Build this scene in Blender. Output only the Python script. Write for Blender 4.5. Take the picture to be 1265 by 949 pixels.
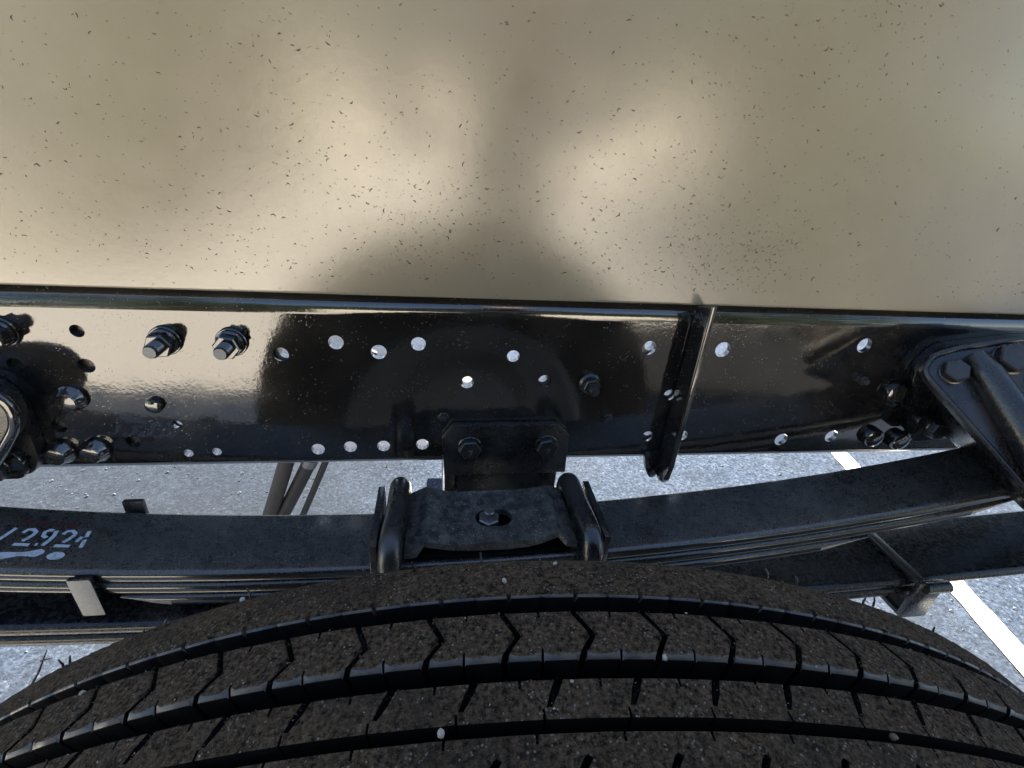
import bpy, bmesh, math, random
from math import sin, cos, pi, radians
from mathutils import Vector, Matrix
from mathutils.geometry import delaunay_2d_cdt

# ------------------------------------------------------------------ reset
for o in list(bpy.data.objects):
    bpy.data.objects.remove(o)
scene = bpy.context.scene
COL = scene.collection
rnd = random.Random(7)

# ------------------------------------------------------------------ camera
cam_d = bpy.data.cameras.new('camera')
cam = bpy.data.objects.new('camera', cam_d)
COL.objects.link(cam)
cam_d.sensor_fit = 'HORIZONTAL'
cam_d.sensor_width = 36.0
cam_d.lens = 17.107
cam_d.clip_start = 0.01
cam_d.clip_end = 3000.0
right = Vector((0.98919, -0.12785, 0.07177))
up = Vector((-0.00375, 0.46731, 0.88409))
fwd = Vector((0.14657, 0.87480, -0.46178))
M = Matrix.Identity(4)
M.col[0][:3] = right
M.col[1][:3] = up
M.col[2][:3] = -fwd
M.col[3][:3] = (-0.06528, -0.59376, 1.13028)
cam.matrix_world = M
scene.camera = cam

# ------------------------------------------------------------------ world, sun, exposure
SUN_EL = radians(47.5)
SUN_AZ = radians(8.0)            # from +Y towards +X
world = bpy.data.worlds.new('World')
scene.world = world
world.use_nodes = True
wn = world.node_tree
sky = wn.nodes.new('ShaderNodeTexSky')
sky.sky_type = 'NISHITA'
sky.sun_disc = False
sky.sun_elevation = SUN_EL
sky.sun_rotation = SUN_AZ
sky.air_density = 1.0
sky.dust_density = 0.8
bg = wn.nodes['Background']
bg.inputs['Strength'].default_value = 0.055
wn.links.new(sky.outputs[0], bg.inputs['Color'])

sd = bpy.data.lights.new('sun', 'SUN')
sd.energy = 5.0
sd.angle = radians(0.55)
sd.color = (1.0, 0.955, 0.88)
sun = bpy.data.objects.new('sun', sd)
COL.objects.link(sun)
to_sun = Vector((sin(SUN_AZ) * cos(SUN_EL), cos(SUN_AZ) * cos(SUN_EL), sin(SUN_EL)))
sun.rotation_euler = to_sun.to_track_quat('Z', 'Y').to_euler()
sun.location = (2, 6, 8)

scene.render.engine = 'CYCLES'
scene.view_settings.view_transform = 'Standard'
scene.view_settings.look = 'None'
scene.view_settings.gamma = 1.0
scene.view_settings.exposure = 2.4
scene.view_settings.use_curve_mapping = False
scene.render.resolution_x = 1024
scene.render.resolution_y = 768

# ------------------------------------------------------------------ materials
class NT:
    def __init__(self, name):
        self.m = bpy.data.materials.new(name)
        self.m.use_nodes = True
        self.t = self.m.node_tree
        self.b = self.t.nodes['Principled BSDF']
        self.co = self.t.nodes.new('ShaderNodeTexCoord').outputs['Object']
    def n(self, kind, **inp):
        nd = self.t.nodes.new('ShaderNode' + kind)
        for k, v in inp.items():
            nd.inputs[k.replace('_', ' ')].default_value = v
        return nd
    def l(self, a, b):
        self.t.links.new(a, b)
    def noise(self, scale, detail=4.0, rough=0.6, co=None, dist=0.0):
        nd = self.n('TexNoise', Scale=scale, Detail=detail, Roughness=rough, Distortion=dist)
        self.l(co or self.co, nd.inputs['Vector'])
        return nd.outputs['Fac']
    def voro(self, scale, feature='F1', co=None, rand=1.0):
        nd = self.t.nodes.new('ShaderNodeTexVoronoi')
        nd.feature = feature
        nd.inputs['Scale'].default_value = scale
        nd.inputs['Randomness'].default_value = rand
        self.l(co or self.co, nd.inputs['Vector'])
        return nd
    def mapping(self, sc, rot=(0, 0, 0)):
        nd = self.t.nodes.new('ShaderNodeMapping')
        nd.inputs['Scale'].default_value = sc
        nd.inputs['Rotation'].default_value = rot
        self.l(self.co, nd.inputs['Vector'])
        return nd.outputs['Vector']
    def ramp(self, fac, a, b, ca=0.0, cb=1.0):
        nd = self.t.nodes.new('ShaderNodeMapRange')
        nd.inputs['From Min'].default_value = a
        nd.inputs['From Max'].default_value = b
        nd.inputs['To Min'].default_value = ca
        nd.inputs['To Max'].default_value = cb
        self.l(fac, nd.inputs['Value'])
        return nd.outputs['Result']
    def math(self, op, a, b=None):
        nd = self.t.nodes.new('ShaderNodeMath')
        nd.operation = op
        for i, v in enumerate((a, b)):
            if v is None:
                continue
            if isinstance(v, (int, float)):
                nd.inputs[i].default_value = v
            else:
                self.l(v, nd.inputs[i])
        return nd.outputs[0]
    def mix(self, fac, a, b):
        nd = self.t.nodes.new('ShaderNodeMix')
        nd.data_type = 'RGBA'
        if isinstance(fac, (int, float)):
            nd.inputs[0].default_value = fac
        else:
            self.l(fac, nd.inputs[0])
        for i, v in ((6, a), (7, b)):
            if isinstance(v, tuple):
                nd.inputs[i].default_value = (*v, 1)
            else:
                self.l(v, nd.inputs[i])
        return nd.outputs[2]
    def bump(self, h, strength, dist, prev=None):
        nd = self.t.nodes.new('ShaderNodeBump')
        nd.inputs['Strength'].default_value = strength
        nd.inputs['Distance'].default_value = dist
        self.l(h, nd.inputs['Height'])
        if prev is not None:
            self.l(prev, nd.inputs['Normal'])
        return nd.outputs['Normal']
    def set(self, color=None, rough=None, ior=None, normal=None, metal=None, spec=None):
        b = self.b
        for k, v in (('Base Color', color), ('Roughness', rough), ('IOR', ior), ('Normal', normal), ('Metallic', metal), ('Specular IOR Level', spec)):
            if v is None:
                continue
            if isinstance(v, tuple):
                b.inputs[k].default_value = (*v, 1)
            elif isinstance(v, (int, float)):
                b.inputs[k].default_value = v
            else:
                self.l(v, b.inputs[k])
        return self.m

MAT = {}
def make_materials():
    # glossy black chassis enamel with road dust
    k = NT('black_chassis_enamel')
    n1 = k.noise(9, 5, 0.65)
    sp = k.voro(240).outputs['Distance']
    speck = k.math('MULTIPLY', k.ramp(sp, 0.25, 0.10), k.ramp(k.noise(38, 5), 0.42, 0.64))
    dust = k.ramp(n1, 0.40, 0.75, 0.015, 0.10)
    fine = k.ramp(k.noise(700, 2, 0.5), 0.56, 0.74, 0.0, 0.35)
    dfac = k.math('MINIMUM', k.math('ADD', k.math('ADD', dust, k.math('MULTIPLY', speck, 0.45)), k.math('MULTIPLY', fine, k.ramp(n1, 0.35, 0.65, 0.1, 0.6))), 0.9)
    col = k.mix(dfac, (0.0045, 0.0045, 0.005), (0.26, 0.235, 0.20))
    rough = k.ramp(dfac, 0.03, 0.6, 0.07, 0.55)
    bm = k.bump(k.noise(26, 2, 0.4), 0.16, 0.0016)
    bm = k.bump(k.noise(210, 2, 0.5), 0.10, 0.0006, bm)
    MAT['enamel'] = k.set(col, rough, 2.2, bm)
    # rougher cast and forged black parts
    k = NT('black_cast_iron_paint')
    n1 = k.noise(14, 5, 0.65)
    fine = k.ramp(k.noise(260, 4, 0.6), 0.52, 0.72)
    dfac = k.math('MULTIPLY', k.math('ADD', k.ramp(n1, 0.42, 0.7, 0.02, 0.35), k.math('MULTIPLY', fine, 0.25)), 0.8)
    col = k.mix(dfac, (0.006, 0.006, 0.007), (0.10, 0.095, 0.085))
    bm = k.bump(k.noise(330, 3, 0.6), 0.35, 0.0008)
    bm = k.bump(k.noise(70, 2, 0.5), 0.2, 0.0015, bm)
    MAT['cast'] = k.set(col, k.ramp(dfac, 0, 0.6, 0.20, 0.6), 1.8, bm)
    # spring steel, satin black with dust speckle
    k = NT('satin_black_spring_paint')
    n1 = k.noise(11, 6, 0.7)
    n2 = k.noise(95, 5, 0.7)
    sp = k.math('MULTIPLY', k.ramp(k.voro(260).outputs['Distance'], 0.30, 0.16), k.ramp(k.noise(32, 5), 0.47, 0.62))
    streak = k.ramp(k.noise(30, 4, 0.6, k.mapping((1.0, 9.0, 9.0), (0, 0, 0.35)), 0.6), 0.62, 0.74, 0.0, 0.22)
    n4 = k.noise(420, 5, 0.75)
    dfac = k.math('ADD', k.math('MULTIPLY', k.ramp(k.math('ADD', k.math('MULTIPLY', n2, 0.35), k.math('MULTIPLY', n4, 0.65)), 0.40, 0.66, 0.08, 0.75), k.ramp(n1, 0.25, 0.75, 0.25, 0.75)), k.math('ADD', k.math('MULTIPLY', sp, 1.0), streak))
    geo = k.t.nodes.new('ShaderNodeNewGeometry')
    sepn = k.t.nodes.new('ShaderNodeSeparateXYZ'); k.l(geo.outputs['Normal'], sepn.inputs[0])
    dfac = k.math('MULTIPLY', dfac, k.ramp(sepn.outputs[2], 0.3, 0.95, 0.12, 1.0))
    dfac = k.math('MINIMUM', dfac, 0.95)
    col = k.mix(dfac, (0.011, 0.0115, 0.013), (0.21, 0.20, 0.17))
    bm = k.bump(k.noise(230, 3, 0.55), 0.16, 0.0007)
    MAT['spring'] = k.set(col, k.ramp(dfac, 0, 0.5, 0.14, 0.6), 2.0, bm)
    k = NT('clean_black_spring_paint')
    dfac = k.ramp(k.noise(160, 5, 0.7), 0.45, 0.75, 0.0, 0.5)
    col = k.mix(dfac, (0.006, 0.0065, 0.008), (0.055, 0.055, 0.055))
    MAT['spring_clean'] = k.set(col, k.ramp(dfac, 0, 0.5, 0.22, 0.5), 1.6, k.bump(k.noise(230, 3, 0.55), 0.16, 0.0007))
    # heavily dusty plate
    k = NT('dusty_black_plate')
    n2 = k.noise(80, 5, 0.7)
    sp = k.math('MULTIPLY', k.ramp(k.voro(330).outputs['Distance'], 0.32, 0.20), k.ramp(k.noise(90, 3), 0.46, 0.6))
    dfac = k.math('MINIMUM', k.math('ADD', k.ramp(n2, 0.40, 0.70, 0.06, 0.42), k.math('MULTIPLY', sp, 0.75)), 1.0)
    col = k.mix(dfac, (0.014, 0.0145, 0.016), (0.33, 0.32, 0.285))
    MAT['plate'] = k.set(col, k.ramp(dfac, 0, 0.7, 0.38, 0.75), 1.5, k.bump(k.noise(260, 3, 0.6), 0.25, 0.0007))
    # bare zinc / machined ends
    k = NT('pale_machined_steel')
    MAT['steel'] = k.set(k.mix(k.noise(300, 3), (0.20, 0.195, 0.185), (0.42, 0.41, 0.39)), 0.5, 1.5, k.bump(k.noise(500, 2), 0.2, 0.0004))
    k = NT('dull_zinc_plating')
    MAT['zinc'] = k.set(k.mix(k.noise(120, 3), (0.16, 0.16, 0.165), (0.34, 0.34, 0.34)), 0.38, metal=0.85)
    # tan body paint with stuck grit
    k = NT('tan_body_paint')
    n = k.noise(6, 3)
    mp = k.mapping((1.0, 1.0, 1.5))
    warp = k.noise(55, 3, 0.6, mp)
    nd = k.t.nodes.new('ShaderNodeVectorMath'); nd.operation = 'ADD'
    sc = k.t.nodes.new('ShaderNodeVectorMath'); sc.operation = 'SCALE'
    wn2 = k.t.nodes.new('ShaderNodeTexNoise'); wn2.inputs['Scale'].default_value = 220
    k.l(k.co, wn2.inputs['Vector']); k.l(wn2.outputs['Color'], sc.inputs[0]); sc.inputs['Scale'].default_value = 0.006
    k.l(mp, nd.inputs[0]); k.l(sc.outputs[0], nd.inputs[1])
    v1 = k.voro(150, co=nd.outputs[0])
    sep = k.t.nodes.new('ShaderNodeSeparateColor'); k.l(v1.outputs['Color'], sep.inputs[0])
    speck = k.math('MULTIPLY', k.ramp(v1.outputs['Distance'], 0.17, 0.10), k.math('GREATER_THAN', sep.outputs[0], 0.86))
    grain = k.noise(420, 3, 0.6)
    col = k.mix(k.ramp(n, 0.35, 0.65), (0.290, 0.243, 0.165), (0.316, 0.268, 0.183))
    col = k.mix(k.math('MULTIPLY', speck, 0.75), col, (0.09, 0.07, 0.05))
    bm = k.bump(k.noise(130, 3, 0.55), 0.12, 0.0008)
    bm = k.bump(grain, 0.10, 0.0004, bm)
    bm = k.bump(speck, 0.5, 0.0012, bm)
    MAT['tan'] = k.set(col, k.ramp(k.noise(30, 3), 0.3, 0.7, 0.21, 0.25), 2.3, bm)
    k = NT('brown_grit')
    MAT['grit'] = k.set(k.mix(k.noise(80, 2), (0.035, 0.028, 0.02), (0.20, 0.165, 0.115)), 0.8)
    # rubber
    k = NT('dusty_tread_rubber')
    n1 = k.noise(20, 5, 0.65)
    n2 = k.noise(480, 6, 0.8)
    n3 = k.noise(75, 4, 0.7)
    sp = k.math('MULTIPLY', k.ramp(k.voro(480).outputs['Distance'], 0.26, 0.16), k.ramp(k.noise(110, 3), 0.46, 0.58))
    col = k.mix(k.ramp(n2, 0.40, 0.62), (0.009, 0.007, 0.005), (0.265, 0.192, 0.122))
    col = k.mix(k.ramp(n3, 0.50, 0.66, 0.0, 0.30), col, (0.25, 0.185, 0.12))
    col = k.mix(k.ramp(n1, 0.50, 0.66, 0.0, 0.40), col, (0.045, 0.038, 0.031))
    col = k.mix(k.math('MULTIPLY', sp, 0.9), col, (0.46, 0.43, 0.38))
    bm = k.bump(n2, 1.0, 0.0060)
    bm = k.bump(k.noise(90, 3, 0.6), 0.7, 0.0035, bm)
    MAT['rubber'] = k.set(col, 0.8, 1.25, bm)
    k = NT('worn_lip_rubber')
    n2 = k.noise(150, 4, 0.6)
    col = k.mix(k.ramp(n2, 0.45, 0.75, 0, 0.5), (0.016, 0.016, 0.018), (0.10, 0.096, 0.09))
    dl = k.ramp(k.noise(55, 5, 0.7), 0.44, 0.60)
    col = k.mix(k.math('MULTIPLY', dl, 0.85), col, (0.13, 0.105, 0.08))
    MAT['rubber_lip'] = k.set(col, k.ramp(k.math('ADD', dl, k.math('MULTIPLY', n2, 0.3)), 0.1, 1.2, 0.26, 0.85), 1.8, k.bump(k.noise(190, 3), 0.3, 0.001))
    k = NT('shade_black_groove_rubber')  # groove walls near-black: their shade is put into the colour
    MAT['groove'] = k.set(k.mix(k.ramp(k.noise(120, 4), 0.5, 0.8), (0.003, 0.003, 0.0032), (0.012, 0.010, 0.008)), 0.85, 1.25)
    k = NT('black_hose_rubber')
    MAT['hose'] = k.set(k.mix(k.noise(60, 4), (0.016, 0.016, 0.018), (0.05, 0.048, 0.046)), 0.5, 1.5)
    k = NT('brown_hose_sleeve')
    MAT['hose_brown'] = k.set(k.mix(k.noise(60, 4), (0.03, 0.026, 0.024), (0.075, 0.06, 0.05)), 0.5, 1.5)
    # ground
    k = NT('weathered_asphalt')
    v = k.voro(85)
    v2 = k.voro(230)
    sep = k.t.nodes.new('ShaderNodeSeparateColor'); k.l(v.outputs['Color'], sep.inputs[0])
    n1 = k.noise(1.3, 5, 0.6)
    n2 = k.noise(45, 5, 0.7)
    stone = k.ramp(sep.outputs[0], 0.2, 1.0)
    n5 = k.noise(85, 6, 0.8)
    col = k.mix(stone, (0.038, 0.051, 0.074), (0.064, 0.085, 0.120))
    col = k.mix(k.ramp(n5, 0.50, 0.60), col, (0.102, 0.130, 0.175))
    col = k.mix(k.ramp(n5, 0.46, 0.37), col, (0.010, 0.013, 0.019))
    st = k.math('MULTIPLY', k.ramp(v.outputs['Distance'], 0.36, 0.26), k.math('GREATER_THAN', sep.outputs[0], 0.80))
    col = k.mix(k.math('MULTIPLY', st, 0.7), col, (0.17, 0.19, 0.22))
    col = k.mix(k.ramp(n2, 0.55, 0.66, 0.0, 0.5), col, (0.102, 0.130, 0.175))
    col = k.mix(k.ramp(n1, 0.42, 0.62, 0.0, 0.42), col, (0.055, 0.058, 0.066))
    n6 = k.noise(13, 7, 0.75, None, 0.8)
    col = k.mix(k.ramp(n6, 0.50, 0.62, 0.0, 0.45), col, (0.022, 0.027, 0.036))
    col = k.mix(k.ramp(n6, 0.44, 0.34, 0.0, 0.40), col, (0.115, 0.142, 0.185))
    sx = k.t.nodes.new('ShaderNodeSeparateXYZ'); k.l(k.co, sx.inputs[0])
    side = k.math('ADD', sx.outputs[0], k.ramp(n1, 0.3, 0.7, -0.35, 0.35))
    dark_left = k.math('MULTIPLY', k.ramp(side, 0.0, -0.45), k.ramp(sx.outputs[1], 0.35, 0.6))  # darker tone on the left, inboard part of the ground
    col = k.mix(k.math('MULTIPLY', dark_left, 0.66), col, (0.026, 0.029, 0.034))
    bm = k.bump(n5, 0.7, 0.008)
    bm = k.bump(n2, 0.5, 0.008, bm)
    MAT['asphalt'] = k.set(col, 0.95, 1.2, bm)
    k = NT('added_dark_ground')  # near-black colour of the ground patch added for the rail's reflection
    MAT['dark_patch'] = k.set(k.mix(k.noise(60, 4), (0.014, 0.013, 0.012), (0.03, 0.027, 0.024)), 0.9, 1.4, k.bump(k.noise(120, 3), 0.5, 0.004))
    k = NT('pale_concrete')
    n1 = k.noise(1.2, 5, 0.6); n2 = k.noise(30, 5, 0.7)
    col = k.mix(n1, (0.60, 0.53, 0.43), (0.72, 0.65, 0.55))
    col = k.mix(k.ramp(n2, 0.5, 0.75, 0, 0.4), col, (0.5, 0.44, 0.36))
    MAT['concrete'] = k.set(col, 0.85, 1.45, k.bump(n2, 0.4, 0.004))
    k = NT('worn_white_line_paint')
    n2 = k.noise(60, 5, 0.75)
    col = k.mix(k.ramp(n2, 0.60, 0.72), (0.66, 0.62, 0.53), (0.22, 0.22, 0.22))
    MAT['line'] = k.set(col, 0.7, 1.45, k.bump(k.noise(90, 3), 0.5, 0.004))
    k = NT('cream_wall_render')
    MAT['wall'] = k.set(k.mix(k.noise(2, 4), (0.60, 0.53, 0.41), (0.70, 0.62, 0.49)), 0.9)
    k = NT('dark_glass'); MAT['glass'] = k.set((0.02, 0.025, 0.03), 0.08)
    k = NT('blocker_leaf')
    MAT['leaf'] = k.set(k.mix(k.noise(3, 3), (0.018, 0.035, 0.012), (0.045, 0.075, 0.022)), 0.6)
    k = NT('bark'); MAT['bark'] = k.set(k.mix(k.noise(20, 4), (0.05, 0.035, 0.025), (0.12, 0.09, 0.07)), 0.9)
    k = NT('dark_work_clothes'); MAT['cloth'] = k.set(k.mix(k.noise(200, 2), (0.012, 0.014, 0.02), (0.025, 0.027, 0.035)), 0.9)
    k = NT('skin'); MAT['skin'] = k.set((0.42, 0.26, 0.19), 0.55)
    k = NT('hair'); MAT['hair'] = k.set((0.015, 0.011, 0.009), 0.6)
    k = NT('white_stencil_paint')
    MAT['white_mark'] = k.set(k.mix(k.ramp(k.noise(160, 3), 0.5, 0.75), (0.62, 0.70, 0.76), (0.30, 0.34, 0.37)), 0.6)
    k = NT('faded_red_paint'); MAT['red_mark'] = k.set(k.mix(k.noise(200, 3), (0.10, 0.022, 0.014), (0.035, 0.014, 0.012)), 0.7)
    k = NT('dry_straw'); MAT['straw'] = k.set((0.07, 0.055, 0.035), 0.8)
    k = NT('grey_stone'); MAT['stone'] = k.set(k.mix(k.noise(40, 2), (0.07, 0.08, 0.10), (0.22, 0.24, 0.27)), 0.9)
    k = NT('pale_pebble'); MAT['pebble'] = k.set(k.mix(k.noise(90, 3), (0.30, 0.28, 0.24), (0.52, 0.49, 0.44)), 0.8)
make_materials()

# ------------------------------------------------------------------ object helpers
def link(name, me, mat=None, parent=None, smooth=None):
    o = bpy.data.objects.new(name, me)
    COL.objects.link(o)
    if mat is not None and len(me.materials) == 0:
        for m in (mat if isinstance(mat, (list, tuple)) else [mat]):
            me.materials.append(MAT[m])
    if parent is not None:
        o.parent = parent
    if smooth is not None:
        for p in me.polygons:
            p.use_smooth = True
        try:
            me.set_sharp_from_angle(angle=radians(smooth))
        except Exception:
            pass
    return o

def tag(o, label=None, cat=None, group=None, kind=None):
    if label: o['label'] = label
    if cat: o['category'] = cat
    if group: o['group'] = group
    if kind: o['kind'] = kind
    return o

def empty(name, loc=(0, 0, 0)):
    o = bpy.data.objects.new(name, None)
    o.empty_display_size = 0.05
    COL.objects.link(o)
    o.location = loc
    return o

def to_mesh(bm, name):
    bmesh.ops.recalc_face_normals(bm, faces=bm.faces)
    me = bpy.data.meshes.new(name)
    bm.to_mesh(me)
    bm.free()
    return me

def bevel_all(bm, w, seg=2, edges=None):
    bmesh.ops.bevel(bm, geom=edges if edges is not None else list(bm.edges), offset=w, offset_type='OFFSET', segments=seg, profile=0.5, affect='EDGES', clamp_overlap=True)

def add_box(bm, x0, x1, y0, y1, z0, z1):
    vs = [bm.verts.new((x, y, z)) for z in (z0, z1) for y in (y0, y1) for x in (x0, x1)]
    for f in ((0, 1, 3, 2), (4, 6, 7, 5), (0, 4, 5, 1), (2, 3, 7, 6), (0, 2, 6, 4), (1, 5, 7, 3)):
        bm.faces.new([vs[i] for i in f])

def box_mesh(name, x0, x1, y0, y1, z0, z1, bev=0.0, seg=2):
    bm = bmesh.new()
    add_box(bm, x0, x1, y0, y1, z0, z1)
    if bev: bevel_all(bm, bev, seg)
    return to_mesh(bm, name)

def prism_mesh(name, front, back, bev=0.0, seg=2):
    """loft between two loops with the same number of points"""
    bm = bmesh.new()
    a = [bm.verts.new(p) for p in front]
    b = [bm.verts.new(p) for p in back]
    bm.faces.new(a)
    bm.faces.new(b[::-1])
    n = len(a)
    for i in range(n):
        bm.faces.new((a[i], b[i], b[(i + 1) % n], a[(i + 1) % n]))
    if bev: bevel_all(bm, bev, seg)
    return to_mesh(bm, name)

def add_tube(bm, pts, rad, n=12, cap=True):
    pts = [Vector(p) for p in pts]
    rings = []
    ref = None
    for i, p in enumerate(pts):
        t = (pts[min(i + 1, len(pts) - 1)] - pts[max(i - 1, 0)]).normalized()
        if ref is None:
            ref = t.orthogonal().normalized()
        ref = (ref - t * ref.dot(t)).normalized()
        bi = t.cross(ref)
        r = rad[i] if isinstance(rad, (list, tuple)) else rad
        rings.append([bm.verts.new(p + (ref * cos(2 * pi * j / n) + bi * sin(2 * pi * j / n)) * r) for j in range(n)])
    for a, b in zip(rings, rings[1:]):
        for j in range(n):
            bm.faces.new((a[j], a[(j + 1) % n], b[(j + 1) % n], b[j]))
    if cap:
        bm.faces.new(rings[0][::-1])
        bm.faces.new(rings[-1])

def tube_mesh(name, pts, rad, n=12):
    bm = bmesh.new()
    add_tube(bm, pts, rad, n)
    return to_mesh(bm, name)

def rounded(points, r, seg=4):
    """round the corners of a 2-D polygon"""
    out = []
    n = len(points)
    for i in range(n):
        p0, p1, p2 = (Vector(points[(i + k) % n]) for k in (-1, 0, 1))
        a, b = (p0 - p1), (p2 - p1)
        d = min(r, a.length * 0.45, b.length * 0.45)
        A, B = p1 + a.normalized() * d, p1 + b.normalized() * d
        for s in range(seg + 1):
            t = s / seg
            out.append(tuple(A * (1 - t) ** 2 + p1 * 2 * t * (1 - t) + B * t * t))
    return out

def circle2(cx, cy, r, n=20, ph=0.0):
    return [(cx + r * cos(2 * pi * i / n + ph), cy + r * sin(2 * pi * i / n + ph)) for i in range(n)]

def area2(loop):
    return 0.5 * sum(loop[i][0] * loop[(i + 1) % len(loop)][1] - loop[(i + 1) % len(loop)][0] * loop[i][1] for i in range(len(loop)))

def inside2(p, loop):
    c = False
    for i in range(len(loop)):
        (x1, y1), (x2, y2) = loop[i], loop[i - 1]
        if (y1 > p[1]) != (y2 > p[1]) and p[0] < (x2 - x1) * (p[1] - y1) / (y2 - y1) + x1:
            c = not c
    return c

def add_sheet(bm, outline, holes, fmap, thick, extra=(), skip_sides=False):
    """flat sheet with holes; fmap(u, v, w) -> xyz, w is the depth 0..thick"""
    pts, edges = [], []
    for lp in [outline] + list(holes):
        s = len(pts)
        pts += [Vector(p) for p in lp]
        edges += [(s + i, s + (i + 1) % len(lp)) for i in range(len(lp))]
    pts += [Vector(p) for p in extra]
    vo, eo, fo, *_ = delaunay_2d_cdt(pts, edges, [], 1, 1e-6)
    tris = []
    for f in fo:
        c = sum((vo[i] for i in f), Vector((0, 0))) / len(f)
        if any(inside2(c, h) for h in holes):
            continue
        tris.append(f)
    A = [bm.verts.new(fmap(p[0], p[1], 0.0)) for p in vo]
    B = [bm.verts.new(fmap(p[0], p[1], thick)) for p in vo]
    cnt = {}
    for f in tris:
        bm.faces.new([A[i] for i in f])
        bm.faces.new([B[i] for i in reversed(f)])
        for i in range(len(f)):
            e = (f[i], f[(i + 1) % len(f)])
            cnt.setdefault(tuple(sorted(e)), []).append(e)
    for k, v in cnt.items():
        if len(v) == 1:
            i, j = v[0]
            bm.faces.new((A[j], A[i], B[i], B[j]))
    loose = [v for v in bm.verts if not v.link_faces]
    bmesh.ops.delete(bm, geom=loose, context='VERTS')

def lathe_bm(bm, prof, n=20, axis_to=None):
    """prof: list of (radius, height); axis along -Y (outboard) with height 0 at y = 0"""
    rings = []
    for r, h in prof:
        rings.append([bm.verts.new((r * cos(2 * pi * i / n), -h, r * sin(2 * pi * i / n))) for i in range(n)])
    for a, b in zip(rings, rings[1:]):
        for i in range(n):
            bm.faces.new((a[i], a[(i + 1) % n], b[(i + 1) % n], b[i]))
    bm.faces.new(rings[-1])
    bm.faces.new(rings[0][::-1])

def hex_bm(bm, r, h0, h1, ph=0.0, ch=0.12):
    prof = [(1.0, h0), (1.0, h1 - (h1 - h0) * ch), (0.90, h1)]
    rings = []
    for s, h in prof:
        n = 6
        rings.append([bm.verts.new((r * s * cos(2 * pi * i / n + ph), -h, r * s * sin(2 * pi * i / n + ph))) for i in range(n)])
    for a, b in zip(rings, rings[1:]):
        for i in range(6):
            bm.faces.new((a[i], a[(i + 1) % 6], b[(i + 1) % 6], b[i]))
    bm.faces.new(rings[-1])
    bm.faces.new(rings[0][::-1])

def set_mats(me, names):
    for n in names:
        me.materials.append(MAT[n])

# strokes for flat painted or stamped marks
def stroke_bm(bm, polylines, width, fmap):
    for pl in polylines:
        P = [Vector(p) for p in pl]
        L, Rr = [], []
        for i, p in enumerate(P):
            t = (P[min(i + 1, len(P) - 1)] - P[max(i - 1, 0)]).normalized()
            nrm = Vector((-t.y, t.x)) * width * 0.5
            L.append(bm.verts.new(fmap(*(p + nrm))))
            Rr.append(bm.verts.new(fmap(*(p - nrm))))
        for i in range(len(P) - 1):
            bm.faces.new((L[i], L[i + 1], Rr[i + 1], Rr[i]))

# ------------------------------------------------------------------ setting
def structure(name, me, mat):
    return tag(link(name, me, mat), kind='structure')

def ground():
    bm = bmesh.new()
    S = 400.0
    vs = [bm.verts.new(p) for p in ((-S, -S, 0), (S, -S, 0), (S, S, 0), (-S, S, 0))]
    bm.faces.new(vs)
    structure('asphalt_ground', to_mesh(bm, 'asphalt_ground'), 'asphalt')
    # pale concrete drive outboard of the truck
    bm = bmesh.new()
    pts = [(-9, -0.40), (-.55, -.40), (-.3, -.75), (0.75, -0.75), (1.15, -2.5), (3.3, -2.6), (13.0, -16.0), (13, -19.5), (-9, -19.5)]
    bm.faces.new([bm.verts.new((x, y, 0.006)) for x, y in pts])
    structure('concrete_drive', to_mesh(bm, 'concrete_drive'), 'concrete')
    # near-black ground patch added to dim the rail's reflection
    bm = bmesh.new()
    bm.faces.new([bm.verts.new((x, y, 0.003)) for x, y in ((0.85, -1.38), (4.2, -1.38), (4.2, -2.55), (1.17, -2.49))])
    structure('added_dark_patch', to_mesh(bm, 'added_dark_patch'), 'dark_patch')
    # painted bay line
    bm = bmesh.new()
    N = 60
    L, Rr = [], []
    r2 = random.Random(3)
    for i in range(N + 1):
        y = -0.6 + 2.6 * i / N
        xc = 1.437 + 0.215 * y
        w = 0.038
        L.append(bm.verts.new((xc - w + r2.uniform(-.003, .003), y, 0.004)))
        Rr.append(bm.verts.new((xc + w + r2.uniform(-.003, .003), y, 0.004)))
    for i in range(N):
        bm.faces.new((L[i], Rr[i], Rr[i + 1], L[i + 1]))
    structure('parking_line', to_mesh(bm, 'parking_line'), 'line')
    bm = bmesh.new()
    vs = [bm.verts.new((x, y, 0.0045)) for x, y in ((1.95, 0.52), (2.9, 0.66), (2.9, 0.57), (1.95, 0.43))]
    bm.faces.new(vs)
    # loose stones and grit on the asphalt
    bm2 = bmesh.new()
    bm.free()
    r3 = random.Random(11)
    for i in range(2600):
        x = r3.uniform(-2.2, 2.2)
        y = r3.uniform(-0.1, 1.7)
        dens = 1.0 if x < 0.1 else 0.45
        if r3.random() > dens:
            continue
        s = r3.choice((0.0025, 0.003, 0.004, 0.006)) * r3.uniform(0.7, 1.4)
        vs = []
        for dx, dy, dz in ((1, 0, .15), (.2, .9, .1), (-.9, .2, .12), (-.2, -.9, .1), (0.1, 0.1, .8)):
            vs.append(bm2.verts.new((x + dx * s * r3.uniform(.7, 1.2), y + dy * s * r3.uniform(.7, 1.2), 0.001 + dz * s)))
        for a in range(4):
            bm2.faces.new((vs[a], vs[(a + 1) % 4], vs[4]))
    tag(link('gravel', to_mesh(bm2, 'gravel'), 'stone'), 'loose pale grit scattered over the asphalt under the truck', 'gravel', kind='stuff')
ground()

# ------------------------------------------------------------------ truck
truck = empty('truck')
tag(truck, 'truck chassis with tan body panel, black frame rail, leaf spring and front wheel', 'truck')

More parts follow.
